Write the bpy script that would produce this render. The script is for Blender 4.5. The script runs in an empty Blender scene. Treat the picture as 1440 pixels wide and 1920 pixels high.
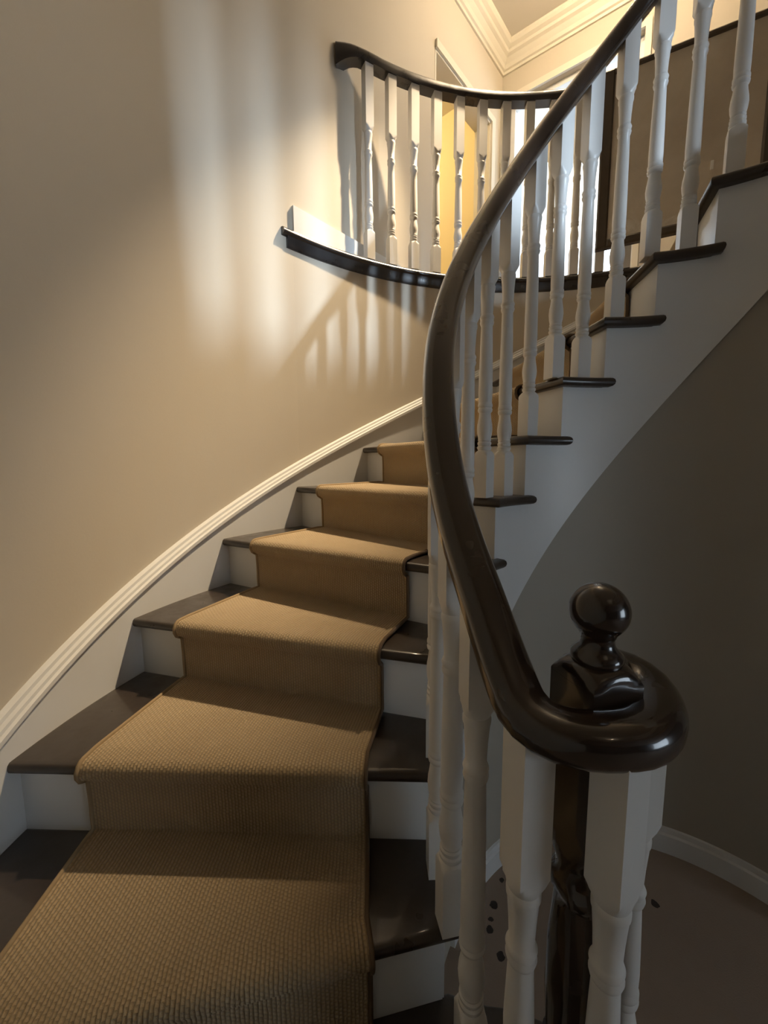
import bpy, math, random
from mathutils import Vector, Matrix
random.seed(7)
PI = math.pi
scn = bpy.context.scene
COL = scn.collection

# ------------------------------------------------------------------ camera
F_PX, PITCH, ROLL, EYE = 753.73, 0.1203, 0.0081, 1.2131
cam_d = bpy.data.cameras.new('camera')
cam_d.sensor_fit = 'AUTO'; cam_d.sensor_width = 36.0
cam_d.lens = 36.0 * F_PX / 1920.0
cam_d.clip_start = 0.02
cam = bpy.data.objects.new('camera', cam_d); COL.objects.link(cam)
_c, _s = math.cos(PITCH), math.sin(PITCH)
_fw = Vector((0, _c, -_s)); _up0 = Vector((0, _s, _c)); _rt0 = Vector((1, 0, 0))
_rt = _rt0 * math.cos(ROLL) - _up0 * math.sin(ROLL)
_up = _rt0 * math.sin(ROLL) + _up0 * math.cos(ROLL)
_m = Matrix((( _rt.x, _up.x, -_fw.x, 0), (_rt.y, _up.y, -_fw.y, 0), (_rt.z, _up.z, -_fw.z, EYE), (0, 0, 0, 1)))
cam.matrix_world = _m
scn.camera = cam

# ------------------------------------------------------------------ light and exposure
scn.view_settings.view_transform = 'Standard'
scn.view_settings.look = 'None'
scn.view_settings.gamma = 1.0
scn.view_settings.use_curve_mapping = False
scn.view_settings.exposure = 0.0

SKY_STRENGTH = 5.2
DAY_SLIT = 21.0
STAIR_LAMP = 740.0
HALL_LAMP = 345.0
ROOM_LAMP = 330.0
FRONT_LAMP = 18.0
WARM = (1, .77, .50)

world = bpy.data.worlds.new('sky'); scn.world = world; world.use_nodes = True
bgn = world.node_tree.nodes['Background']
bgn.inputs['Color'].default_value = (0.74, 0.87, 1.0, 1)
bgn.inputs['Strength'].default_value = SKY_STRENGTH

# daylight through the narrow upper window in the right wall: a tall slit of bright sky
SLIT = Vector((4.02, -2.72, 2.75))
day_d = bpy.data.lights.new('slit_window_daylight', 'AREA'); day_d.shape = 'RECTANGLE'
day_d.size = .19; day_d.size_y = .36; day_d.energy = DAY_SLIT; day_d.color = (0.66, 0.82, 1.0)
day = bpy.data.objects.new('slit_window_daylight', day_d); COL.objects.link(day)
day.location = SLIT
day_d.spread = math.radians(28)
day.rotation_euler = Vector((-4.3, 4.65, -1.05)).to_track_quat('-Z', 'Z').to_euler()

# ------------------------------------------------------------------ plan of the stair
CX, CY = 0.7352, 0.7602
T0, DT, H = 3.5888, -0.2427, 0.185
RW = 1.602          # wall face
RO = 1.581          # skirting face
FLOOR = -H
LAND = 12 * H       # landing level
CEIL = 4.20

def lerp_tab(k, xs, ys):
    if k <= xs[0]: return ys[0]
    for i in range(len(xs) - 1):
        if k <= xs[i + 1]:
            t = (k - xs[i]) / (xs[i + 1] - xs[i]); return ys[i] + (ys[i + 1] - ys[i]) * t
    return ys[-1]
def th(k): return T0 + k * DT
def Ri(k): return 0.558 + 0.0165 * max(0.0, 4 - k)
def Rs(k): return Ri(k) + 0.030
def Rb(k): return lerp_tab(k, [0, 2, 3, 4, 5, 7, 9.5], [.633, .629, .626, .623, .620, .615, .614])
def kp(k, r, z, off=0.0):
    a = th(k)
    return Vector((CX + r * math.cos(a) + off * math.sin(a), CY + r * math.sin(a) - off * math.cos(a), z))
def ap(a, r, z):
    return Vector((CX + r * math.cos(a), CY + r * math.sin(a), z))

# ------------------------------------------------------------------ materials
def mat(name):
    m = bpy.data.materials.new(name); m.use_nodes = True
    nt = m.node_tree; b = nt.nodes['Principled BSDF']
    return m, nt, b
def N(nt, typ, **kw):
    n = nt.nodes.new(typ)
    for k, v in kw.items(): setattr(n, k, v)
    return n
def mixcol(nt, fac, a, b):
    n = N(nt, 'ShaderNodeMix', data_type='RGBA')
    if fac is not None: nt.links.new(fac, n.inputs[0])
    for s, v in ((6, a), (7, b)):
        if isinstance(v, tuple): n.inputs[s].default_value = v + (1,)
        else: nt.links.new(v, n.inputs[s])
    return n.outputs[2]
def noise(nt, scale, detail=3, rough=.55, vec=None, dist=0.0):
    n = N(nt, 'ShaderNodeTexNoise'); n.inputs['Scale'].default_value = scale
    n.inputs['Detail'].default_value = detail; n.inputs['Roughness'].default_value = rough
    n.inputs['Distortion'].default_value = dist
    if vec is not None: nt.links.new(vec, n.inputs['Vector'])
    return n.outputs['Fac']
def ramp(nt, fac, stops):
    r = N(nt, 'ShaderNodeValToRGB'); nt.links.new(fac, r.inputs[0])
    e = r.color_ramp.elements
    e[0].position, e[0].color = stops[0][0], stops[0][1] + (1,)
    e[1].position, e[1].color = stops[-1][0], stops[-1][1] + (1,)
    for p, c in stops[1:-1]:
        x = e.new(p); x.color = c + (1,)
    return r.outputs[0]
def bump(nt, b, h, strength, dist):
    n = N(nt, 'ShaderNodeBump'); n.inputs['Strength'].default_value = strength
    n.inputs['Distance'].default_value = dist
    nt.links.new(h, n.inputs['Height']); nt.links.new(n.outputs[0], b.inputs['Normal'])
def math_n(nt, op, a, b=None, clamp=False):
    n = N(nt, 'ShaderNodeMath', operation=op, use_clamp=clamp)
    for i, v in enumerate((a, b)):
        if v is None: continue
        if isinstance(v, (int, float)): n.inputs[i].default_value = v
        else: nt.links.new(v, n.inputs[i])
    return n.outputs[0]
def geo_pos(nt):
    return N(nt, 'ShaderNodeNewGeometry').outputs['Position']

def paint(name, col, var=.06, rough=.55, bump_s=.12, sc=3.0):
    m, nt, b = mat(name)
    v = geo_pos(nt)
    d = tuple(c * (1 - var) for c in col)
    nt.links.new(mixcol(nt, noise(nt, sc, 4, .6, v), d, col), b.inputs['Base Color'])
    b.inputs['Roughness'].default_value = rough
    bump(nt, b, noise(nt, 160, 3, .6, v), bump_s, .002)
    return m
M_WALL = paint('wall_paint', (.61, .55, .45), .05, .6, .10)
M_TRIM = paint('white_trim_paint', (.755, .76, .75), .05, .38, .05, 9)
M_TRIM_WARM = paint('warm_lit_trim_paint', (.74, .69, .58), .04, .45, .05, 9)  # white trim with the warm upstairs light mixed into its colour
M_BAL = paint('white_baluster_paint', (.76, .74, .70), .06, .36, .05, 14)
M_DARK = paint('bounce_cut_dark_paint', (.10, .085, .07), .1, .6, .1)  # chosen dark so the unseen walls bounce less light onto the stair
M_CEIL = paint('ceiling_paint', (.66, .61, .53), .03, .7, .05)
M_YELLOW = paint('yellow_room_paint', (.88, .75, .46), .03, .6, .05)
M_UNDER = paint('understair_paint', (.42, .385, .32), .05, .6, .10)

def wood(name, a, bcol, rough, coat=.6, flecks=False):
    m, nt, b = mat(name)
    v = geo_pos(nt)
    mp = N(nt, 'ShaderNodeMapping'); mp.inputs['Scale'].default_value = (1, 1, .35)
    nt.links.new(v, mp.inputs['Vector'])
    g = noise(nt, 38, 5, .65, mp.outputs[0], 1.2)
    c = mixcol(nt, g, a, bcol)
    if flecks:
        f = ramp(nt, noise(nt, 34, 1, .4, v), [(.0, (0, 0, 0)), (.80, (0, 0, 0)), (.82, (1, 1, 1))])
        c = mixcol(nt, f, c, (.22, .17, .13))
    nt.links.new(c, b.inputs['Base Color'])
    rr = ramp(nt, noise(nt, 12, 3, .6, v), [(.3, (rough * .75,) * 3), (.75, (rough * 1.5,) * 3)])
    nt.links.new(rr, b.inputs['Roughness'])
    b.inputs['Coat Weight'].default_value = coat; b.inputs['Coat Roughness'].default_value = .07
    bump(nt, b, g, .10, .001)
    return m
M_RAIL = wood('dark_stained_rail_wood', (.016, .010, .007), (.036, .022, .015), .21, .9)
M_TREAD = wood('dark_stained_tread_wood', (.026, .019, .014), (.050, .036, .027), .34, .35)
M_NOSE = wood('near_black_landing_wood', (.012, .010, .010), (.026, .020, .018), .30, .5, False)
M_MAHOG = wood('mahogany_wood', (.05, .014, .010), (.09, .03, .02), .35, .4, False)

# carpet: woven loops in runner coordinates (u across in metres, v along in metres)
def carpet():
    m, nt, b = mat('tan_woven_runner')
    uv = N(nt, 'ShaderNodeUVMap').outputs[0]
    sp = N(nt, 'ShaderNodeSeparateXYZ'); nt.links.new(uv, sp.inputs[0])
    wob = noise(nt, 60, 2, .5, uv)
    u = math_n(nt, 'ADD', sp.outputs[0], math_n(nt, 'MULTIPLY', wob, .004))
    v = math_n(nt, 'ADD', sp.outputs[1], math_n(nt, 'MULTIPLY', wob, .003))
    row = math_n(nt, 'FLOOR', math_n(nt, 'DIVIDE', u, .0075))
    odd = math_n(nt, 'MODULO', row, 2.0)
    su = math_n(nt, 'ABSOLUTE', math_n(nt, 'SINE', math_n(nt, 'MULTIPLY', u, PI / .0075)))
    sv = math_n(nt, 'ABSOLUTE', math_n(nt, 'SINE', math_n(nt, 'ADD', math_n(nt, 'MULTIPLY', v, PI / .0085), math_n(nt, 'MULTIPLY', odd, PI / 2))))
    hgt = math_n(nt, 'POWER', math_n(nt, 'MULTIPLY', su, math_n(nt, 'ADD', math_n(nt, 'MULTIPLY', sv, .6), .4)), .7)
    fib = noise(nt, 900, 2, .6, uv)
    hh = math_n(nt, 'ADD', hgt, math_n(nt, 'MULTIPLY', fib, .5))
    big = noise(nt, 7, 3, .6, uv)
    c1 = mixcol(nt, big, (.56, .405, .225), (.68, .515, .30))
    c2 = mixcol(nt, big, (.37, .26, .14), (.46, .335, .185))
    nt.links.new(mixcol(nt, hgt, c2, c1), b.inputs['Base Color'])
    b.inputs['Roughness'].default_value = .95
    b.inputs['Sheen Weight'].default_value = .25
    b.inputs['Specular IOR Level'].default_value = .15
    bump(nt, b, hh, .9, .006)
    return m
M_CARPET = carpet()
M_BIND2 = paint('runner_edge_cloth', (.36, .26, .145), .2, .9, .3, 60)
M_BIND = paint('runner_binding_cloth', (.13, .085, .05), .2, .9, .3, 60)

def floor_mat():
    m, nt, b = mat('brown_carpet_floor')
    v = geo_pos(nt)
    c = mixcol(nt, noise(nt, 5, 4, .6, v), (.30, .23, .18), (.36, .28, .22))
    for (x, y, r) in FLOOR_SPOTS:
        d = N(nt, 'ShaderNodeVectorMath', operation='DISTANCE')
        nz = N(nt, 'ShaderNodeVectorMath', operation='ADD')
        nn = N(nt, 'ShaderNodeTexNoise'); nn.inputs['Scale'].default_value = 60
        nt.links.new(v, nn.inputs['Vector'])
        sc = N(nt, 'ShaderNodeVectorMath', operation='SCALE'); sc.inputs[3].default_value = .012
        nt.links.new(nn.outputs['Color'], sc.inputs[0])
        nt.links.new(v, nz.inputs[0]); nt.links.new(sc.outputs[0], nz.inputs[1])
        nt.links.new(nz.outputs[0], d.inputs[0]); d.inputs[1].default_value = (x + .006, y + .006, FLOOR + .006)
        f = math_n(nt, 'LESS_THAN', d.outputs['Value'], r)
        c = mixcol(nt, f, c, (.05, .04, .035))
    nt.links.new(c, b.inputs['Base Color'])
    b.inputs['Roughness'].default_value = .85
    bump(nt, b, noise(nt, 300, 2, .6, v), .3, .003)
    return m
FLOOR_SPOTS = [(.387, 1.197, .008), (.340, 1.121, .012), (.319, 1.079, .007), (.309, 1.053, .011), (.323, .986, .012), (.852, 1.119, .012)]
M_FLOOR = floor_mat()

def canvas_mat():
    m, nt, b = mat('murky_canvas')
    v = geo_pos(nt)
    a = ramp(nt, noise(nt, 2.2, 5, .6, v, .6), [(.3, (.47, .41, .33)), (.55, (.58, .52, .43)), (.75, (.66, .61, .54))])
    f = ramp(nt, noise(nt, 7, 5, .7, v, 1.5), [(.52, (0, 0, 0)), (.70, (1, 1, 1))])
    sp = N(nt, 'ShaderNodeSeparateXYZ'); nt.links.new(v, sp.inputs[0])
    low = math_n(nt, 'MULTIPLY', math_n(nt, 'SUBTRACT', 2.62, sp.outputs[2]), 3.0, True)
    f2 = math_n(nt, 'MULTIPLY', f, low, True)
    nt.links.new(mixcol(nt, f2, a, (.78, .76, .71)), b.inputs['Base Color'])
    b.inputs['Roughness'].default_value = .55
    bump(nt, b, noise(nt, 240, 2, .6, v), .25, .002)
    return m
M_CANVAS = canvas_mat()
M_FRAME = wood('dark_brown_frame_wood', (.05, .035, .022), (.085, .062, .042), .45, .1, False)

def glass_mat():
    m = bpy.data.materials.new('window_glass'); m.use_nodes = True
    nt = m.node_tree; nt.nodes.clear()
    o = N(nt, 'ShaderNodeOutputMaterial'); mx = N(nt, 'ShaderNodeMixShader')
    t = N(nt, 'ShaderNodeBsdfTransparent'); g = N(nt, 'ShaderNodeBsdfGlossy')
    g.inputs['Roughness'].default_value = .02
    mx.inputs[0].default_value = .06
    nt.links.new(t.outputs[0], mx.inputs[1]); nt.links.new(g.outputs[0], mx.inputs[2]); nt.links.new(mx.outputs[0], o.inputs[0])
    return m
M_GLASS = glass_mat()
def emit_mat(name, col, s):
    m, nt, b = mat(name)
    b.inputs['Base Color'].default_value = (.9, .9, .9, 1)
    b.inputs['Emission Color'].default_value = col + (1,); b.inputs['Emission Strength'].default_value = s
    return m
M_BULB = emit_mat('lit_lamp_lens', (1, .78, .5), 6.0)
M_METAL, _nt, _b = mat('white_lamp_metal'); _b.inputs['Base Color'].default_value = (.8, .8, .78, 1); _b.inputs['Roughness'].default_value = .35
M_TAG = paint('white_card', (.85, .84, .8), .03, .6)

# ------------------------------------------------------------------ mesh helpers
class MB:
    def __init__(s): s.v = []; s.f = []; s.uv = None
    def add(s, vs, fs):
        o = len(s.v); s.v += [Vector(p) for p in vs]; s.f += [tuple(i + o for i in q) for q in fs]
    def box8(s, p):                       # p: four bottom, four top corners
        s.add(p, [(3, 2, 1, 0), (4, 5, 6, 7), (0, 1, 5, 4), (1, 2, 6, 5), (2, 3, 7, 6), (3, 0, 4, 7)])
    def bar(s, O, D, Nn, s0, s1, n0, n1, z0, z1):   # box in wall coordinates
        def q(a, n, z): return Vector((O[0] + D[0] * a + Nn[0] * n, O[1] + D[1] * a + Nn[1] * n, z))
        s.box8([q(s0, n0, z0), q(s1, n0, z0), q(s1, n1, z0), q(s0, n1, z0), q(s0, n0, z1), q(s1, n0, z1), q(s1, n1, z1), q(s0, n1, z1)])
    def rings(s, R, closed=True, caps=True):
        n = len(R[0]); o = len(s.v)
        for r in R: s.v += [Vector(p) for p in r]
        m = n if closed else n - 1
        for i in range(len(R) - 1):
            for j in range(m):
                a = o + i * n + j; b = o + i * n + (j + 1) % n
                s.f.append((a, b, b + n, a + n))
        if caps and closed:
            s.f.append(tuple(o + j for j in reversed(range(n))))
            s.f.append(tuple(o + (len(R) - 1) * n + j for j in range(n)))
    def build(s, name, m, parent=None, smooth=False, base=None, auto=None):
        base = base if base is not None else (wloc(parent) if parent else Vector((0, 0, 0)))
        me = bpy.data.meshes.new(name)
        me.from_pydata([tuple(p - base) for p in s.v], [], s.f)
        me.materials.append(m)
        me.update()
        import bmesh
        bm = bmesh.new(); bm.from_mesh(me); bmesh.ops.recalc_face_normals(bm, faces=bm.faces); bm.to_mesh(me); bm.free()
        if smooth:
            me.shade_smooth()
            if auto: me.set_sharp_from_angle(angle=math.radians(auto))
        if s.uv:
            l = me.uv_layers.new(name='UVMap')
            for lp in me.loops: l.data[lp.index].uv = s.uv[lp.vertex_index]
        ob = bpy.data.objects.new(name, me); COL.objects.link(ob)
        if parent: ob.parent = parent
        else: ob.location = base
        return ob
def wloc(o):
    v = Vector((0, 0, 0))
    while o: v += o.location; o = o.parent
    return v
def empty(name, loc):
    e = bpy.data.objects.new(name, None); e.location = loc; e.empty_display_size = .1; COL.objects.link(e); return e
def tag(o, label, cat, group=None, kind=None):
    o['label'] = label; o['category'] = cat
    if group: o['group'] = group
    if kind: o['kind'] = kind
    return o
def struct(o, label, cat): return tag(o, label, cat, kind='structure')

def offset_poly(P, d):                    # inset a closed 2D polygon (counter-clockwise) by d
    n = len(P); out = []
    for i in range(n):
        a, b, c = P[i - 1], P[i], P[(i + 1) % n]
        e1 = (b - a).normalized(); e2 = (c - b).normalized()
        n1 = Vector((-e1.y, e1.x)); n2 = Vector((-e2.y, e2.x))
        m = (n1 + n2); L = m.length
        m = m / L if L > 1e-6 else n1
        k = d / max(.35, m.dot(n1)); out.append(b + m * k)
    return out
def area2(P): return sum(P[i - 1].x * P[i].y - P[i].x * P[i - 1].y for i in range(len(P))) / 2
def slab(mb, P, z0, z1, r):               # slab with a rounded edge all round
    P = [Vector((p.x, p.y)) for p in P]
    if area2(P) < 0: P = P[::-1]
    R = []
    for t in (0, .25, .5, .75, 1):
        a = PI / 2 * t; R.append((z0 + r * (1 - math.sin(a)) if t < 1 else z0 + r * 0, 0))
    prof = []
    for a in (90, 60, 30, 0): A = math.radians(a); prof.append((r * (1 - math.cos(A)), z0 + r * (1 - math.sin(A))))
    for a in (0, 30, 60, 90): A = math.radians(a); prof.append((r * (1 - math.cos(A)), z1 - r * (1 - math.sin(A))))
    rings = []
    for d, z in prof:
        Q = offset_poly(P, d) if d > 1e-6 else P
        rings.append([Vector((q.x, q.y, z)) for q in Q])
    mb.rings(rings)
def polywall(mb, pts, z0, z1, thick):     # vertical wall along a polyline, thickness to the left of travel
    n = len(pts); off = []
    for i in range(n):
        e = []
        if i > 0: e.append((pts[i] - pts[i - 1]).normalized())
        if i < n - 1: e.append((pts[i + 1] - pts[i]).normalized())
        d = sum(e, Vector((0, 0))).normalized(); nn = Vector((-d.y, d.x)); off.append(pts[i] + nn * thick / max(.4, nn.dot(Vector((-e[0].y, e[0].x)))))
    R = []
    for i in range(n):
        a, b = pts[i], off[i]
        R.append([Vector((a.x, a.y, z0)), Vector((a.x, a.y, z1)), Vector((b.x, b.y, z1)), Vector((b.x, b.y, z0))])
    mb.rings(R)
def sweep(mb, pts, prof, updir=Vector((0, 0, 1))):   # profile (side, up) swept along 3D points
    R = []; n = len(pts)
    for i in range(n):
        t = (pts[min(i + 1, n - 1)] - pts[max(i - 1, 0)]).normalized()
        side = t.cross(updir).normalized(); up = side.cross(t).normalized()
        R.append([pts[i] + side * a + up * b for a, b in prof])
    mb.rings(R)
def catmull(P, step):
    out = []
    Q = [P[0] * 2 - P[1]] + P + [P[-1] * 2 - P[-2]]
    for i in range(1, len(Q) - 2):
        a, b, c, d = Q[i - 1:i + 3]
        n = max(1, int((c - b).length / step))
        for j in range(n):
            t = j / n
            out.append(.5 * ((2 * b) + (c - a) * t + (2 * a - 5 * b + 4 * c - d) * t * t + (3 * b - a - 3 * c + d) * t ** 3))
    out.append(P[-1]); return out

# ------------------------------------------------------------------ the setting
XY = lambda p: Vector((p.x, p.y))
A_C = 2.352                                # where the landing meets the left wall
K_C = (A_C - T0) / DT
# left wall: straight towards the viewer, then the curve up to the landing's end
start = XY(kp(1.2, RW, 0)); tg = Vector((math.sin(th(1.2)), -math.cos(th(1.2))))
near_end = start - tg * 5.0
AZ = math.radians(41.5)
O1 = ap(A_C, RW, 0); D1 = (math.sin(AZ), math.cos(AZ)); N1 = (-math.cos(AZ), math.sin(AZ))
S_COR, S_D0, S_D1, Z_HEAD = 1.972, 1.086, 1.80, 3.67
pts = [near_end, start - tg * 2.5, start - tg * .6, start - tg * .2] + [XY(kp(1.2 + (K_C - 1.2) * i / 40, RW, 0)) for i in range(41)]
for s_ in (.06, .12, .18, .25, .33, .42, .55, .75, .95, S_D0):
    n_ = -.065 * s_ * (1 - s_ / .42) ** 2 if s_ < .42 else 0
    pts.append(Vector((O1.x + D1[0] * s_ + N1[0] * n_, O1.y + D1[1] * s_ + N1[1] * n_)))
mb = MB(); polywall(mb, pts, FLOOR, CEIL + .05, .12)
struct(mb.build('wall_left', M_WALL, smooth=True, auto=30), 'tall cream plaster wall curving beside the carpeted stair', 'wall')
pts = [XY(kp(K_C + (13.5 - K_C) * i / 80, RW, 0)) for i in range(81)]
mb = MB(); polywall(mb, pts, FLOOR, LAND - .03, .12)
struct(mb.build('wall_stairwell', M_WALL, smooth=True, auto=30), 'curved cream wall below the upper landing edge', 'wall')

# hall wall behind the landing (straight on from the left wall), with a doorway
mb = MB()
mb.bar(O1, D1, N1, S_D0, S_D1, 0, .12, Z_HEAD, CEIL + .05)
mb.bar(O1, D1, N1, S_D1, S_COR + .12, 0, .12, LAND - .2, CEIL + .05)
struct(mb.build('wall_hall', M_WALL), 'cream landing wall with an open doorway to a yellow room', 'wall')
def wp(O, D, Nn, s, n, z): return Vector((O[0] + D[0] * s + Nn[0] * n, O[1] + D[1] * s + Nn[1] * n, z))
# back wall with the tall window
O2 = wp(O1, D1, N1, S_COR, 0, 0); AZ2 = math.radians(53)
D2 = (math.sin(AZ2), -math.cos(AZ2)); N2 = (math.cos(AZ2), math.sin(AZ2))
W0, W1, WZ0, WZ1 = .055, .915, LAND + .03, 3.872
T_END = (3.9 - O2.x) / D2[0]
mb = MB()
mb.bar(O2, D2, N2, -.02, W0, 0, .12, FLOOR, CEIL + .05)
mb.bar(O2, D2, N2, W0, W1, 0, .12, FLOOR, WZ0)
mb.bar(O2, D2, N2, W0, W1, 0, .12, WZ1, CEIL + .05)
mb.bar(O2, D2, N2, W1, T_END + .1, 0, .12, FLOOR, CEIL + .05)
struct(mb.build('wall_back', M_WALL), 'cream landing wall around the tall bright window', 'wall')
# window
we = empty('window_1', wp(O2, D2, N2, (W0 + W1) / 2, 0, WZ0))
for (a, b, z0, z1) in ((W0, W0 + .035, WZ0, WZ1), (W1 - .035, W1, WZ0, WZ1), (W0, W1, WZ0, WZ0 + .05), (W0, W1, WZ1 - .035, WZ1)):
    m = MB(); m.bar(O2, D2, N2, a, b, .04, .085, z0, z1); m.build('window_frame', M_TRIM, we)
m = MB(); m.bar(O2, D2, N2, W0 + .03, W1 - .03, .058, .062, WZ0 + .04, WZ1 - .03); m.build('pane', M_GLASS, we)
for (a, b, z0, z1) in ((W0 - .05, W1 + .035, WZ1, WZ1 + .042), (W0 - .05, W0, LAND, WZ1), (W1, W1 + .035, LAND, WZ1)):
    m = MB(); m.bar(O2, D2, N2, a, b, -.018, .002, z0, z1); m.build('casing', M_TRIM_WARM, we)
struct(we, 'tall bright window with white casing behind the landing balusters', 'window')

# doorway casing
de = empty('door_1', wp(O1, D1, N1, (S_D0 + S_D1) / 2, 0, LAND))
for (a, b, z0, z1) in ((S_D0, S_D1 + .05, Z_HEAD, Z_HEAD + .045), (S_D1, S_D1 + .05, LAND, Z_HEAD)):
    m = MB(); m.bar(O1, D1, N1, a, b, -.016, .002, z0, z1); m.build('casing', M_TRIM_WARM, de)
for (a, b, z0, z1) in ((S_D0 - .001, S_D0 + .012, LAND, Z_HEAD), (S_D1 - .012, S_D1 + .001, LAND, Z_HEAD), (S_D0, S_D1, Z_HEAD - .012, Z_HEAD + .001)):
    m = MB(); m.bar(O1, D1, N1, a, b, -.002, .122, z0, z1); m.build('jamb', M_TRIM_WARM, de)
struct(de, 'open doorway with pale casing on the landing', 'doorway')

# the yellow room past the doorway
mb = MB()
mb.bar(O1, D1, N1, .3, 2.15, 2.3, 2.4, LAND - .2, CEIL + .05)
mb.bar(O1, D1, N1, .25, .35, .12, 2.4, LAND - .2, CEIL + .05)
mb.bar(O1, D1, N1, 2.10, 2.20, .12, 2.4, LAND - .2, CEIL + .05)
struct(mb.build('wall_room', M_YELLOW), 'yellow painted walls seen through the landing doorway', 'wall')

# outer shell of the house
XR, YF = 3.9, -4.3
SW = (-2.83, -2.55, 2.52, 3.02)           # narrow high window in the right wall (y0, y1, z0, z1)
mb = MB()
EX, EY = (1, 0), (0, 1)
Or = Vector((XR, 0, 0))
yb = O2.y + D2[1] * T_END
LW = (-2.45, -.75, .25, 1.75)              # ground floor window in the right wall
mb.bar(Or, EY, EX, YF - .1, SW[0], 0, .12, FLOOR, CEIL + .05)
mb.bar(Or, EY, EX, LW[1], yb + .1, 0, .12, FLOOR, CEIL + .05)
mb.bar(Or, EY, EX, SW[0], SW[1], 0, .12, FLOOR, SW[2])
mb.bar(Or, EY, EX, SW[0], SW[1], 0, .12, SW[3], CEIL + .05)
mb.bar(Or, EY, EX, SW[1], LW[0], 0, .12, FLOOR, CEIL + .05)
mb.bar(Or, EY, EX, LW[0], LW[1], 0, .12, FLOOR, LW[2])
mb.bar(Or, EY, EX, LW[0], LW[1], 0, .12, LW[3], CEIL + .05)
struct(mb.build('wall_right', M_DARK), 'unseen hall wall, dark to cut bounced light, with a ground floor window', 'wall')
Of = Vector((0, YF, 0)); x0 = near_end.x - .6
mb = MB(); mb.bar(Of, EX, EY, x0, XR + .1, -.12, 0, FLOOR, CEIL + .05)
struct(mb.build('wall_front', M_DARK), 'unseen hall wall behind the viewer, dark to cut bounced light', 'wall')
mb = MB(); mb.bar(Vector((2.2, 0, 0)), EY, EX, YF, -1.20, 0, .12, LAND - .2, CEIL + .05)  # added out of view to block the slit daylight left of the streaks
struct(mb.build('wall_streak_block', M_DARK), 'added dark wall that cuts off the slit daylight', 'wall')
w2 = empty('window_2', Vector((XR, (SW[0] + SW[1]) / 2, SW[2])))
for (a, b, z0, z1) in ((SW[0], SW[0] + .03, SW[2], SW[3]), (SW[1] - .03, SW[1], SW[2], SW[3]), (SW[0], SW[1], SW[2], SW[2] + .03), (SW[0], SW[1], SW[3] - .03, SW[3])):
    m = MB(); m.bar(Or, EY, EX, a, b, .03, .09, z0, z1); m.build('window_frame', M_TRIM, w2)
m = MB(); m.bar(Or, EY, EX, SW[0] + .04, SW[1] - .04, .058, .062, SW[2] + .04, SW[3] - .04); m.build('pane', M_GLASS, w2)
struct(w2, 'narrow upper window across the stairwell', 'window')
w3 = empty('window_3', Vector((XR, (LW[0] + LW[1]) / 2, LW[2])))
for (a, b, z0, z1) in ((LW[0], LW[0] + .05, LW[2], LW[3]), (LW[1] - .05, LW[1], LW[2], LW[3]), (LW[0], LW[1], LW[2], LW[2] + .05), (LW[0], LW[1], LW[3] - .05, LW[3])):
    m = MB(); m.bar(Or, EY, EX, a, b, .03, .09, z0, z1); m.build('window_frame', M_TRIM, w3)
m = MB(); m.bar(Or, EY, EX, LW[0] + .04, LW[1] - .04, .058, .062, LW[2] + .04, LW[3] - .04); m.build('pane', M_GLASS, w3)
struct(w3, 'ground floor window in the dark hall wall', 'window')

# ceiling and ground floor
mb = MB(); mb.box8([Vector((x, y, z)) for z in (CEIL, CEIL + .08) for x, y in ((-3, YF - .3), (XR + .3, YF - .3), (XR + .3, 6), (-3, 6))])
struct(mb.build('ceiling', M_CEIL), 'plain cream ceiling over the landing', 'ceiling')
mb = MB(); mb.box8([Vector((x, y, z)) for z in (FLOOR - .08, FLOOR) for x, y in ((-3, YF - .3), (XR + .3, YF - .3), (XR + .3, 6), (-3, 6))])
struct(mb.build('floor', M_FLOOR), 'brown floor with dark specks under the curved stair', 'floor')
# landing floor: a ring outside the stairwell, plus the arrival in front of the last riser
def ringslab(mb, a0, a1, r0, r1, z0, z1, n=60):
    R = []
    for i in range(n + 1):
        a = a0 + (a1 - a0) * i / n
        R.append([ap(a, r0, z0), ap(a, r0, z1), ap(a, r1, z1), ap(a, r1, z0)])
    mb.rings(R)
A11 = th(11)
mb = MB(); ringslab(mb, A_C, math.radians(-105), RW + .02, 4.2, LAND - .20, LAND - .012, 90)
ringslab(mb, th(11) - .06, math.radians(8), .60, RW, LAND - .20, LAND - .012, 24)
struct(mb.build('floor_landing', M_FLOOR), 'upper landing floor around the stairwell', 'floor')

# crown moulding along hall wall and back wall (mitred in the corner)
def inset_path(d):
    # left wall start, corner, right end, moved d into the room
    a = wp(O1, D1, N1, 0, -d, 0); n1 = Vector((D1[0], D1[1])); n2 = Vector((D2[0], D2[1]))
    q = wp(O2, D2, N2, 0, -d, 0)
    # intersection of a+s*n1 with q+t*n2
    det = n1.x * (-n2.y) + n2.x * n1.y
    dx, dy = q.x - a.x, q.y - a.y
    s = (dx * (-n2.y) + n2.x * dy) / det
    corner = Vector((a.x + n1.x * s, a.y + n1.y * s))
    e = wp(O2, D2, N2, T_END, -d, 0)
    out = [XY(kp(1.2 + (K_C - 1.2) * i / 16, RW - d, 0)) for i in range(16)]
    return out + [Vector((a.x, a.y)), corner, Vector((e.x, e.y))]
prof = [(-.002, 4.070), (.012, 4.070), (.016, 4.085), (.028, 4.090), (.036, 4.110), (.056, 4.136), (.074, 4.146), (.080, 4.160), (.100, 4.172), (.110, 4.186), (.112, 4.202), (-.002, 4.202)]
paths = [inset_path(d) for d, z in prof]
mb = MB(); mb.rings([[Vector((paths[j][i].x, paths[j][i].y, prof[j][1])) for j in range(len(prof))] for i in range(len(paths[0]))])
struct(mb.build('trim_1', M_TRIM_WARM), 'stepped crown moulding tinted with warm light meeting in the ceiling corner', 'crown moulding')
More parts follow.
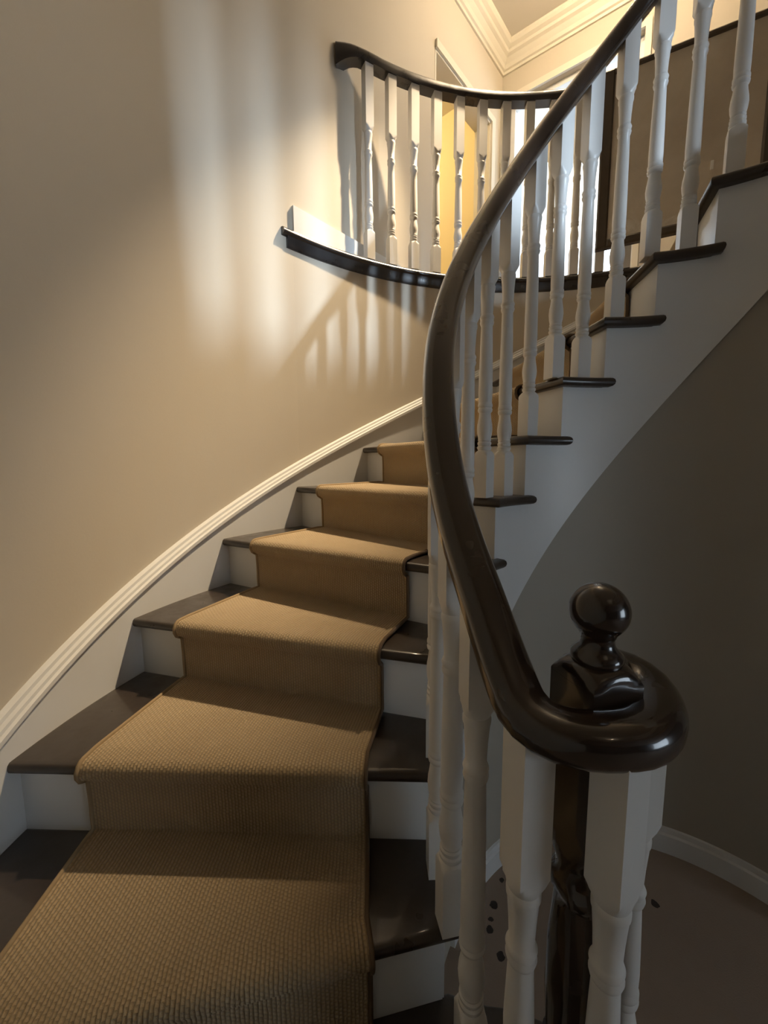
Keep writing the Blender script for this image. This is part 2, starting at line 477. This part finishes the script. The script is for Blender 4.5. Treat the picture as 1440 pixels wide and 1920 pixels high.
# landing baseboard on the hall wall
mb = MB(); mb.bar(O1, D1, N1, 0.0, S_D0, -.014, .002, LAND - .012, LAND + .108)
struct(mb.build('baseboard_hall', M_TRIM), 'scuffed white baseboard above the left end of the landing edge', 'baseboard')

# stair skirting with its moulding (runs up the outer wall)
def helix_strip(mb, prof, k0, k1, n):
    R = []
    for i in range(n + 1):
        k = k0 + (k1 - k0) * i / n
        if k < 1.2: 
            R.append([Vector((kp(1.2, r, 0).x, kp(1.2, r, 0).y, 0)) - Vector((tg.x, tg.y, 0)) * ((1.2 - k) * abs(DT) * RW) + Vector((0, 0, (k + 1) * H + dz)) for r, dz in prof])
        else:
            R.append([kp(k, r, (k + 1) * H + dz) for r, dz in prof])
    mb.rings(R)
se = empty('trim_2', kp(1.2, RO, H))
mb = MB(); helix_strip(mb, [(RW + .004, -.26), (RO, -.26), (RO, .062), (RW + .004, .062)], -1.0, 11.0, 120)
mb.build('skirting_board', M_TRIM, se, smooth=True, auto=30)
mb = MB(); helix_strip(mb, [(RW + .003, .052), (RO - .004, .052), (RO - .010, .058), (RO - .010, .070), (RO - .004, .075), (RO - .002, .083), (RO + .006, .088), (RO + .008, .097), (RO + .014, .102), (RW + .003, .104)], -1.0, 11.0, 120)
mb.build('moulding', M_TRIM, se, smooth=True, auto=35)
struct(se, 'white skirting with ridged moulding climbing the curved wall', 'skirting')

# wall under the stair and its baseboard
def under_top(k): return min((k + 1) * H - .50, LAND - .1)
mb = MB(); R = []
for i in range(121):
    k = .6 + (13.3 - .6) * i / 120
    r = max(.602, Rs(k) + .012)
    zt = max(under_top(k), FLOOR + .02)
    R.append([kp(k, r, FLOOR), kp(k, r, zt), kp(k, r + .06, zt), kp(k, r + .06, FLOOR)])
mb.rings(R)
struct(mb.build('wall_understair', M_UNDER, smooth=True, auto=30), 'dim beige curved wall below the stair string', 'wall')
mb = MB(); R = []
for i in range(91):
    k = 3.6 + (13.3 - 3.6) * i / 90
    r = max(.602, Rs(k) + .012)
    zt = min(FLOOR + .095, under_top(k)); f = (zt - FLOOR) / .095
    R.append([kp(k, r + .002, FLOOR), kp(k, r - .014, FLOOR), kp(k, r - .014, FLOOR + .068 * f), kp(k, r - .008, FLOOR + .074 * f), kp(k, r - .006, FLOOR + .090 * f), kp(k, r + .002, FLOOR + .095 * f)])
mb.rings(R)
struct(mb.build('baseboard_understair', M_TRIM, smooth=True, auto=30), 'white baseboard curving around the floor behind the newel', 'baseboard')

# ------------------------------------------------------------------ staircase
stair = empty('staircase', kp(0, 1.1, FLOOR))
tag(stair, 'curved staircase with dark wooden treads and white risers', 'staircase')
NEWEL = Vector((.263, .475, H))
TH = .028
for k in range(1, 11):
    P = []
    for i in range(15):
        kk = k + 1.36 * i / 14; P.append(XY(kp(kk, Ri(kk), 0)))
    ke = k + 1.36; P.append(XY(kp(ke, Ri(ke) + .036, 0)))
    P.append(XY(kp(k + 1, Ri(k + 1) + .036, 0, .034)))
    P.append(XY(kp(k + 1, 1.59, 0, .034)))
    for i in range(5, 0, -1): P.append(XY(kp(k + i / 5 - .0, 1.59, 0)))
    P.append(XY(kp(k, 1.59, 0)))
    mb = MB(); slab(mb, P, (k + 1) * H - TH, (k + 1) * H, .0125)
    mb.build('tread', M_TREAD, stair, smooth=True, auto=40)
for k in range(1, 12):
    r0 = Rs(k)
    z0, z1 = k * H - .01, (k + 1) * H - TH + .004
    mb = MB(); mb.box8([kp(k, r, z, o) for z in (z0, z1) for r, o in ((r0, .028), (1.59, .028), (1.59, .045), (r0, .045))])
    mb.build('riser', M_TRIM, stair)
# inner string: stepped top, smooth lower edge
mb = MB()
sh = .196
for k in range(0, 11):
    zt = (k + 1) * H - TH + .004
    R = []
    for i in range(9):
        kk = max(.45, k + sh + i / 8) if k == 0 else k + sh + i / 8
        zb = max((kk + 1) * H - .542, FLOOR)
        R.append([kp(kk, Rs(kk), zb), kp(kk, Rs(kk), zt), kp(kk, Rs(kk) + .028, zt), kp(kk, Rs(kk) + .028, zb)])
    mb.rings(R)
R = []
for i in range(25):
    kk = 11 + sh + i / 24 * 4
    R.append([kp(kk, Rs(kk), max(LAND - .36, min((kk + 1) * H - .542, LAND - .3))), kp(kk, Rs(kk), LAND - .012), kp(kk, Rs(kk) + .03, LAND - .012), kp(kk, Rs(kk) + .03, max(LAND - .36, min((kk + 1) * H - .542, LAND - .3)))])
mb.rings(R)
mb.build('string', M_TRIM, stair, smooth=True, auto=30)

# the two curtail steps at the foot
def curtail(grow, fwd):
    P = [Vector((.118, .672)), Vector((.190, .653)), Vector((.240, .648)), Vector((.300, .626)), Vector((.360, .584)), Vector((.403, .530)), Vector((.418, .472)), Vector((.403, .408)), Vector((.362, .352)), Vector((.305, .318)), Vector((.235, .300)), Vector((.165, .290))]
    c = Vector((NEWEL.x, NEWEL.y))
    P = [p + (p - c).normalized() * grow if i > 1 else p for i, p in enumerate(P)]
    P[-1] += Vector((0, -fwd)); P[-2] += Vector((0, -fwd * .8)); P[-3] += Vector((0, -fwd * .5))
    q = kp(-.35, 1.25, 0); P += [Vector((q.x, q.y - fwd))]
    w = start - tg * .5; P += [Vector((w.x + .02, w.y - .12 - fwd * .6)), Vector((start.x + .03, start.y + .06))]
    P += [XY(kp(1, 1.57, 0, .034)), XY(kp(1, .9, 0, .034))]
    return P
mb = MB(); slab(mb, curtail(0, 0), H - TH, H, .0125); mb.build('tread', M_TREAD, stair, smooth=True, auto=40)
mb = MB(); slab(mb, curtail(.035, .26), -TH, 0, .0125); mb.build('tread', M_TREAD, stair, smooth=True, auto=40)
def skirt(P, z0, z1, d):
    P = [Vector((p.x, p.y)) for p in P]
    if area2(P) < 0: P = P[::-1]
    Q = offset_poly(P, d); m = MB(); m.rings([[Vector((q.x, q.y, z)) for q in Q] for z in (z0, z1)]); return m
skirt(curtail(0, 0), 0, H - TH + .002, .028).build('riser', M_TRIM, stair)
skirt(curtail(.035, .26), FLOOR, -TH + .002, .028).build('riser', M_TRIM, stair)

# ------------------------------------------------------------------ stair runner
CR0, CR1, CT = .779, 1.412, .009
def runner_path(k):                       # (line k, offset, z) triples from foot of riser to back of tread
    zt = (k + 1) * H; out = []
    out.append((k, .028 - CT, k * H + CT + .004)); out.append((k, .028 - CT, zt - .095)); out.append((k, .026 - CT, zt - .048))
    out.append((k, .012 - CT, zt - .036)); 
    for a in (-75, -45, -15, 15, 45, 70, 88):
        A = math.radians(a); rr = .0125 + CT + .002
        out.append((k, .0125 - rr * math.cos(A), zt - TH / 2 + (TH / 2 + CT) * math.sin(A) * (1 if a > 0 else 1.15)))
    out.append((k, .05, zt + CT))
    return out
def on_line(k, off, r, z):
    return kp(k, r, z, off)
mb = MB(); mb.uv = []; rows = []
path = []
for k in range(1, 12): path += runner_path(k) if k < 11 else [(11, .028 - CT, 11 * H + CT + .004), (11, .028 - CT, 12 * H - .03)]
zb = H + CT
pre = [(0.28, 0, zb), (.7, 0, zb)]
path = pre + path
NC = 28
vlen = 0.0; prev = None
edgeL, edgeR = [], []
for (k, o, z) in path:
    mid = on_line(k, o, 1.1, z)
    if prev is not None: vlen += (mid - prev).length
    prev = mid
    row = []
    for j in range(NC + 1):
        r = CR0 + (CR1 - CR0) * j / NC
        row.append(on_line(k, o, r, z)); mb.uv.append((r, vlen))
    rows.append(row); edgeR.append(row[0]); edgeL.append(row[-1])
mb.rings(rows, closed=False)
run = empty('stair_runner', kp(1, 1.1, H))
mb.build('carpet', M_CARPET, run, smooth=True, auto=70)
for E in (edgeL, edgeR):
    pts = []
    for i in range(len(E) - 1):
        n = max(1, int((E[i + 1] - E[i]).length / .03))
        pts += [E[i].lerp(E[i + 1], j / n) for j in range(n)]
    pts.append(E[-1])
    R = []
    for i in range(len(pts)):
        # binding follows the edge; side is radial
        rad = Vector((pts[i].x - CX, pts[i].y - CY, 0)).normalized()
        t = (pts[min(i + 1, len(pts) - 1)] - pts[max(i - 1, 0)]).normalized()
        up = rad.cross(t).normalized()
        R.append([pts[i] + rad * .0045 * math.cos(a) + up * (.006 * math.sin(a)) for a in [2 * PI * q / 8 for q in range(8)]])
    m = MB(); m.rings(R); m.build('binding', M_BIND if E is edgeR else M_BIND2, run, smooth=True)
tag(run, 'tan woven stair runner carpet with chunky loops over the treads', 'carpet')

# ------------------------------------------------------------------ balustrade
def lathe_square(mb, base, prof, half, rot, n=32):
    """prof: (z, turned radius); the outline is the turned radius cut by a square of half-side `half`"""
    R = []
    for z, r in prof:
        ring = []
        for j in range(n):
            a = 2 * PI * j / n
            b = (a + PI / 4) % (PI / 2) - PI / 4
            rs = half / math.cos(b)
            rr = min(rs, r); ang = a + rot
            ring.append(base + Vector((rr * math.cos(ang), rr * math.sin(ang), z)))
        R.append(ring)
    mb.rings(R)
BIG = .05
def bal_profile(zbase, zblock, ztop):
    d = zblock - .62
    P = [(0, BIG), (.118, BIG), (.124, .0305), (.131, .0268), (.136, .0215), (.139, .0175), (.144, .0205), (.149, .0205), (.152, .0175), (.157, .0198), (.161, .0198), (.164, .0172), (.169, .0190),
         (.172, .0178), (.184, .0205), (.200, .0222), (.215, .0208), (.232, .0178), (.246, .0165), (.250, .0200), (.256, .0212), (.261, .0190), (.264, .0208), (.270, .0208), (.275, .0188), (.277, .0190)]
    P += [(.300, .0196), (.36 + d * .4, .0188), (.44 + d * .8, .0172), (.486 + d, .0160)]
    P += [(z + d, r) for z, r in [(.489, .0182), (.495, .0198), (.501, .0182), (.503, .0186), (.509, .0200), (.514, .0180), (.517, .0160), (.545, .0172), (.578, .0196), (.583, .0212), (.590, .0214), (.595, .0196), (.600, .0215), (.608, .0262), (.617, .0306), (.622, BIG)]]
    s = zbase / .118
    P = [(z, r) for z, r in P]
    P.append((ztop, BIG))
    return P
def baluster(parent, pos, L, zblock, rot, half=.0215):
    mb = MB(); lathe_square(mb, pos, bal_profile(.118, zblock, L), half, rot)
    o = mb.build('baluster', M_BAL, None, smooth=True, base=pos, auto=38)
    o.parent = parent; o.location = pos - wloc(parent)
    return o

# hand rail path: helix along the string, then the level volute around the newel
RK = [-.3, .5, 1.5, 3, 5, 7, 9.5, 11.5]
RR = [.649, .630, .626, .629, .621, .611, .615, .615]
RZ = [.900, 1.022, 1.182, 1.485, 1.872, 2.262, 2.714, 3.08]
def herm(k, xs, ys):
    n = len(xs); m = []
    for i in range(n):
        a, b = max(i - 1, 0), min(i + 1, n - 1); m.append((ys[b] - ys[a]) / (xs[b] - xs[a]))
    i = 0
    while i < n - 2 and k > xs[i + 1]: i += 1
    h = xs[i + 1] - xs[i]; t = (k - xs[i]) / h
    return (2*t**3 - 3*t**2 + 1)*ys[i] + (t**3 - 2*t**2 + t)*h*m[i] + (-2*t**3 + 3*t**2)*ys[i+1] + (t**3 - t**2)*h*m[i+1]
def rail_pt(k): return kp(k, herm(k, RK, RR), herm(k, RK, RZ))
ctrl = [rail_pt(11.5 - i * .5) for i in range(0, 23)]       # down to k=.5
ZV = .905
ctrl += [Vector((.1475, .518, .980)), Vector((.156, .484, .945)), Vector((.165, .456, .919)), Vector((.182, .433, .908)), Vector((.212, .418, ZV)), Vector((.249, .413, ZV)), Vector((.289, .421, ZV)), Vector((.326, .452, ZV)), Vector((.349, .496, ZV)), Vector((.350, .528, ZV + .005)), Vector((.331, .546, ZV + .011)), Vector((.307, .532, ZV + .016)), Vector((.290, .506, ZV + .018))]
rail_pts = catmull(ctrl, .012)
rail_prof = []
for i in range(24):
    a = 2 * PI * i / 24
    x = math.copysign(abs(math.cos(a)) ** .8, math.cos(a)) * .0325
    y = math.copysign(abs(math.sin(a)) ** .8, math.sin(a)) * (.028 if math.sin(a) > 0 else .026)
    rail_prof.append((x, y))
bal = empty('stair_balustrade', NEWEL)
mb = MB(); sweep(mb, rail_pts, rail_prof); hr = mb.build('handrail', M_RAIL, bal, smooth=True, auto=60)
hr['label'] = 'glossy dark brown handrail ending in a volute'
# balusters: two on odd treads, one on even ones
for k in range(1, 11):
    for fr in ((.08, .74) if k % 2 else (.43,)):
        kk = k + fr; p = kp(kk, Rb(kk), (k + 1) * H)
        top = herm(kk, RK, RZ) - .006 - p.z
        baluster(bal, p, top, .622 if fr == .08 else .68, th(kk))
for (x, y, zb_, rz, top) in ((.137, .563, .68, .15, 1.018), (.172, .446, .525, .30, .915), (.262, .412, .545, .50, .905), (.343, .500, .545, .25, .905)):
    baluster(bal, Vector((x, y, H)), top - .004 - H, zb_, rz)
# newel post
nw = empty('newel_post', Vector((0, 0, 0))); nw.parent = bal
NROT = PI / 2 - math.radians(29) + PI / 4
prof = [(0, .2), (.16, .2), (.175, .052), (.185, .046), (.19, .038), (.20, .042), (.21, .042), (.215, .036), (.24, .039), (.30, .0425), (.38, .041), (.44, .036), (.455, .034), (.46, .040), (.472, .043), (.484, .040), (.488, .036), (.505, .036), (.515, .040), (.53, .047), (.545, .052), (.552, .2), (.760, .2)]
mb = MB(); lathe_square(mb, NEWEL, prof, .0365, NROT, 40); mb.build('post', M_RAIL, nw, smooth=True, base=wloc(nw), auto=40)
prof = [(.7595, .2), (.762, .0525), (.769, .0470), (.776, .0400), (.781, .0335), (.783, .0290), (.787, .0305), (.793, .0300), (.798, .0250), (.804, .0200), (.812, .0190)]
zb0 = .847
for i in range(1, 17):
    a = -PI / 2 + .56 + (PI - .56) * i / 16
    prof.append((zb0 + .0345 * math.sin(a), max(.0345 * math.cos(a), .0004)))
mb = MB(); lathe_square(mb, NEWEL, prof, .0365, NROT, 40); o = mb.build('finial', M_RAIL, nw, smooth=True, base=wloc(nw), auto=50)
o['label'] = 'round ball finial on top of the newel'
tag(bal, 'dark handrail with white turned balusters climbing the inner stair edge', 'balustrade')

# ------------------------------------------------------------------ landing balustrade
A_END = math.radians(46)
le = empty('landing_balustrade', ap(math.radians(90), 1.605, LAND))
R = []
def ring_prof(prof, a0, a1, n):
    return [[ap(a0 + (a1 - a0) * i / n, r, z) for r, z in prof] for i in range(n + 1)]
nose = [(1.577, LAND - .016), (1.579, LAND - .008), (1.586, LAND + .001), (1.597, LAND + .004), (1.68, LAND + .004), (1.68, LAND - .028), (1.588, LAND - .028), (1.580, LAND - .023)]
mb = MB(); mb.rings(ring_prof(nose, A_C + .035, A_END - .05, 70)); o = mb.build('nosing', M_NOSE, le, smooth=True, auto=40)
cove = [(1.584, LAND - .027), (1.66, LAND - .027), (1.66, LAND - .072), (1.596, LAND - .072), (1.591, LAND - .062), (1.590, LAND - .045)]
mb = MB(); mb.rings(ring_prof(cove, A_C + .02, A_END - .05, 70)); mb.build('cove_moulding', M_NOSE, le, smooth=True, auto=40)
ZR = LAND + .893
a0 = math.radians(119.8)
w_end = wp(O1, D1, N1, .285, .004, ZR)
lp = [w_end, w_end.lerp(ap(a0, 1.605, ZR), .45) + Vector((.0, -.012, 0)), ap(a0 + .01, 1.605, ZR)]
lp += [ap(a0 + (A_END - a0) * i / 24, 1.605, ZR) for i in range(1, 25)]
lpts = catmull(lp, .02)
lprof = [(-.031, -.010), (-.027, -.026), (.027, -.026), (.031, -.010), (.031, .006), (.024, .018), (.010, .026), (-.010, .026), (-.024, .018), (-.031, .006)]
Rr = []
for i in range(len(lpts)):
    t = (lpts[min(i + 1, len(lpts) - 1)] - lpts[max(i - 1, 0)]).normalized(); side = t.cross(Vector((0, 0, 1))).normalized()
    dist = (lpts[i] - lpts[0]).length
    g = max(0, 1 - dist / .11); dn = .030 * g * g + .012 * g
    Rr.append([lpts[i] + side * a + Vector((0, 0, b * (1 + .15 * g) - (dn if b < 0 else -.004 * g))) for a, b in lprof])
mb = MB(); mb.rings(Rr); o = mb.build('handrail', M_NOSE, le, smooth=True, auto=45); o['label'] = 'near-black curved landing handrail meeting the wall'
i = 0
while True:
    a = math.radians(119.8 - 4.53 * i)
    if a < A_END + .05: break
    baluster(le, ap(a, 1.605, LAND + .003), .872, .605, a, .0215); i += 1
pn = ap(A_END, 1.605, LAND)
m = MB(); lathe_square(m, pn, [(0, .2), (.25, .2), (.26, .05), (.28, .04), (.55, .038), (.62, .045), (.64, .2), (.98, .2)], .04, A_END, 32)
o = m.build('end_post', M_MAHOG, le, smooth=True, auto=40); o['label'] = 'dark mahogany end post'
m = MB(); lathe_square(m, pn, [(.979, .2), (.985, .05), (1.0, .038), (1.01, .030), (1.02, .036), (1.045, .045), (1.07, .036), (1.085, .015), (1.09, .001)], .045, A_END, 32)
o.parent = le; m.build('end_post_cap', M_NOSE, o, smooth=True, base=wloc(o), auto=40)
tag(le, 'curved upper landing balustrade with white balusters and black rail', 'balustrade')

# balustrade on the near side of the opening (daylight falls through it)
ne = empty('gallery_balustrade', ap(math.radians(-47), 1.605, LAND))
mb = MB(); mb.rings(ring_prof(nose, math.radians(5), math.radians(-100), 60)); mb.build('nosing', M_NOSE, ne, smooth=True, auto=40)
gp = [ap(math.radians(5 - 105 * i / 40), 1.605, ZR) for i in range(41)]
mb = MB(); sweep(mb, gp, lprof); mb.build('handrail', M_NOSE, ne, smooth=True, auto=45)
src = None
for i in range(22):
    a = math.radians(2 - 4.53 * i)
    if src is None: src = baluster(ne, ap(a, 1.605, LAND + .003), .872, .605, 0, .0215); src.rotation_euler.z = a
    else:
        c = src.copy(); COL.objects.link(c); c.parent = ne; c.location = ap(a, 1.605, LAND + .003) - wloc(ne); c.rotation_euler.z = a
tag(ne, 'white gallery balustrade opposite the curved stair wall', 'balustrade')

# ------------------------------------------------------------------ framed picture hanging against the landing balusters
pa = ap(1.322, 1.535, 0); pb = ap(.868, 1.535, 0)
Dp = (pb - pa); LP = Dp.length; Dp = (Dp.x / LP, Dp.y / LP); Np = (-Dp[1], Dp[0])
if (Vector((pa.x - CX, pa.y - CY)).dot(Vector(Np))) < 0: Np = (-Np[0], -Np[1])
PZ0, PZ1 = 2.312, 3.140
pe = empty('framed_picture', wp(pa, Dp, Np, LP / 2, 0, PZ0))
fl, fr_, ft, fb = .052, .05, .026, .040
def frame_bar(s0, s1, z0, z1):
    m = MB()
    def q(a, n, z): return wp(pa, Dp, Np, a, n, z)
    e = .008
    m.rings([[q(s0, .034, z0), q(s1, .034, z0), q(s1, .034, z1), q(s0, .034, z1)], [q(s0, .006, z0), q(s1, .006, z0), q(s1, .006, z1), q(s0, .006, z1)], [q(s0 + e, 0, z0 + e), q(s1 - e, 0, z0 + e), q(s1 - e, 0, z1 - e), q(s0 + e, 0, z1 - e)]])
    return m.build('frame_bar', M_FRAME, pe)
frame_bar(0, fl, PZ0, PZ1); frame_bar(LP - fr_, LP, PZ0, PZ1); frame_bar(fl - .004, LP - fr_ + .004, PZ1 - ft, PZ1); frame_bar(fl - .004, LP - fr_ + .004, PZ0, PZ0 + fb)
m = MB(); m.bar(pa, Dp, Np, fl - .006, LP - fr_ + .006, .010, .030, PZ0 + fb - .006, PZ1 - ft + .006); m.build('canvas', M_CANVAS, pe)
m = MB(); m.bar(pa, Dp, Np, .462, .474, .004, .012, 2.555, 2.592); o = m.build('tag', M_TAG, pe); o['label'] = 'small white tag stuck on the canvas'
tag(pe, 'large dark-framed murky grey picture hung against the landing balusters', 'picture')

# ------------------------------------------------------------------ lamps
def downlight(x, y, power, size, blend, col, label, aim=None):
    e = empty('recessed_downlight', Vector((x, y, CEIL)))
    m = MB(); R = []
    for z, r in ((0, .035), (-.006, .040), (-.006, .052), (0, .056)):
        R.append([Vector((x + r * math.cos(2 * PI * j / 24), y + r * math.sin(2 * PI * j / 24), CEIL + z)) for j in range(24)])
    m.rings(R, caps=False); m.build('trim_ring', M_METAL, e, smooth=True)
    m = MB(); R = [[Vector((x + r * math.cos(2 * PI * j / 24), y + r * math.sin(2 * PI * j / 24), CEIL - .001 - d)) for j in range(24)] for r, d in ((.037, 0), (.03, .002), (.004, .003))]
    m.rings(R); m.build('lens', M_BULB, e, smooth=True)
    ld = bpy.data.lights.new('downlight_lamp', 'SPOT'); ld.energy = power; ld.spot_size = math.radians(size); ld.spot_blend = blend
    ld.shadow_soft_size = .03; ld.color = col
    lo = bpy.data.objects.new('downlight_lamp', ld); COL.objects.link(lo); lo.parent = e; lo.location = (0, 0, -.02)
    if aim is not None:
        lo.rotation_euler = (Vector(aim) - Vector((x, y, CEIL - .02))).to_track_quat('-Z', 'Y').to_euler()
    tag(e, label, 'downlight')
downlight(1.0, 2.28, STAIR_LAMP, 36, 1.0, WARM, 'round recessed ceiling light above the landing edge', (-.36, 1.86, 1.35))
def globe_lamp(px, drop, power, col, label, r=.07):
    e = empty('ceiling_lamp', px)
    def ring(z, q): return [px + Vector((q * math.cos(2 * PI * j / 24), q * math.sin(2 * PI * j / 24), z)) for j in range(24)]
    m = MB(); m.rings([ring(0, .055), ring(-.012, .055), ring(-.02, .03), ring(-.024, .008), ring(-drop, .008)]); m.build('canopy', M_METAL, e, smooth=True, auto=40)
    m = MB(); R = []
    for i in range(13):
        a = PI / 2 - .12 - (PI - .14) * i / 12
        R.append(ring(-drop - r + r * math.sin(a), max(r * math.cos(a), .0005)))
    m.rings(R); g = m.build('glass_globe', M_GLOBE, e, smooth=True)
    ld = bpy.data.lights.new('globe_bulb', 'POINT'); ld.energy = power; ld.color = col; ld.shadow_soft_size = r + .004
    lo = bpy.data.objects.new('globe_bulb', ld); COL.objects.link(lo); lo.parent = e; lo.location = (0, 0, -drop - r)
    tag(e, label, 'lamp')
M_GLOBE = emit_mat('glowing_glass', (1, .8, .5), 3.0)
globe_lamp(Vector((1.12, 2.30, CEIL)), .12, HALL_LAMP, WARM, 'glowing glass globe lamp hanging above the landing')
globe_lamp(Vector((1.45, -1.6, CEIL)), .50, FRONT_LAMP, WARM, 'small glowing globe lamp over the entrance hall', .04)
globe_lamp(wp(O1, D1, N1, 1.2, 1.2, CEIL), .10, ROOM_LAMP, (1, .80, .45), 'glowing glass globe lamp in the yellow room')
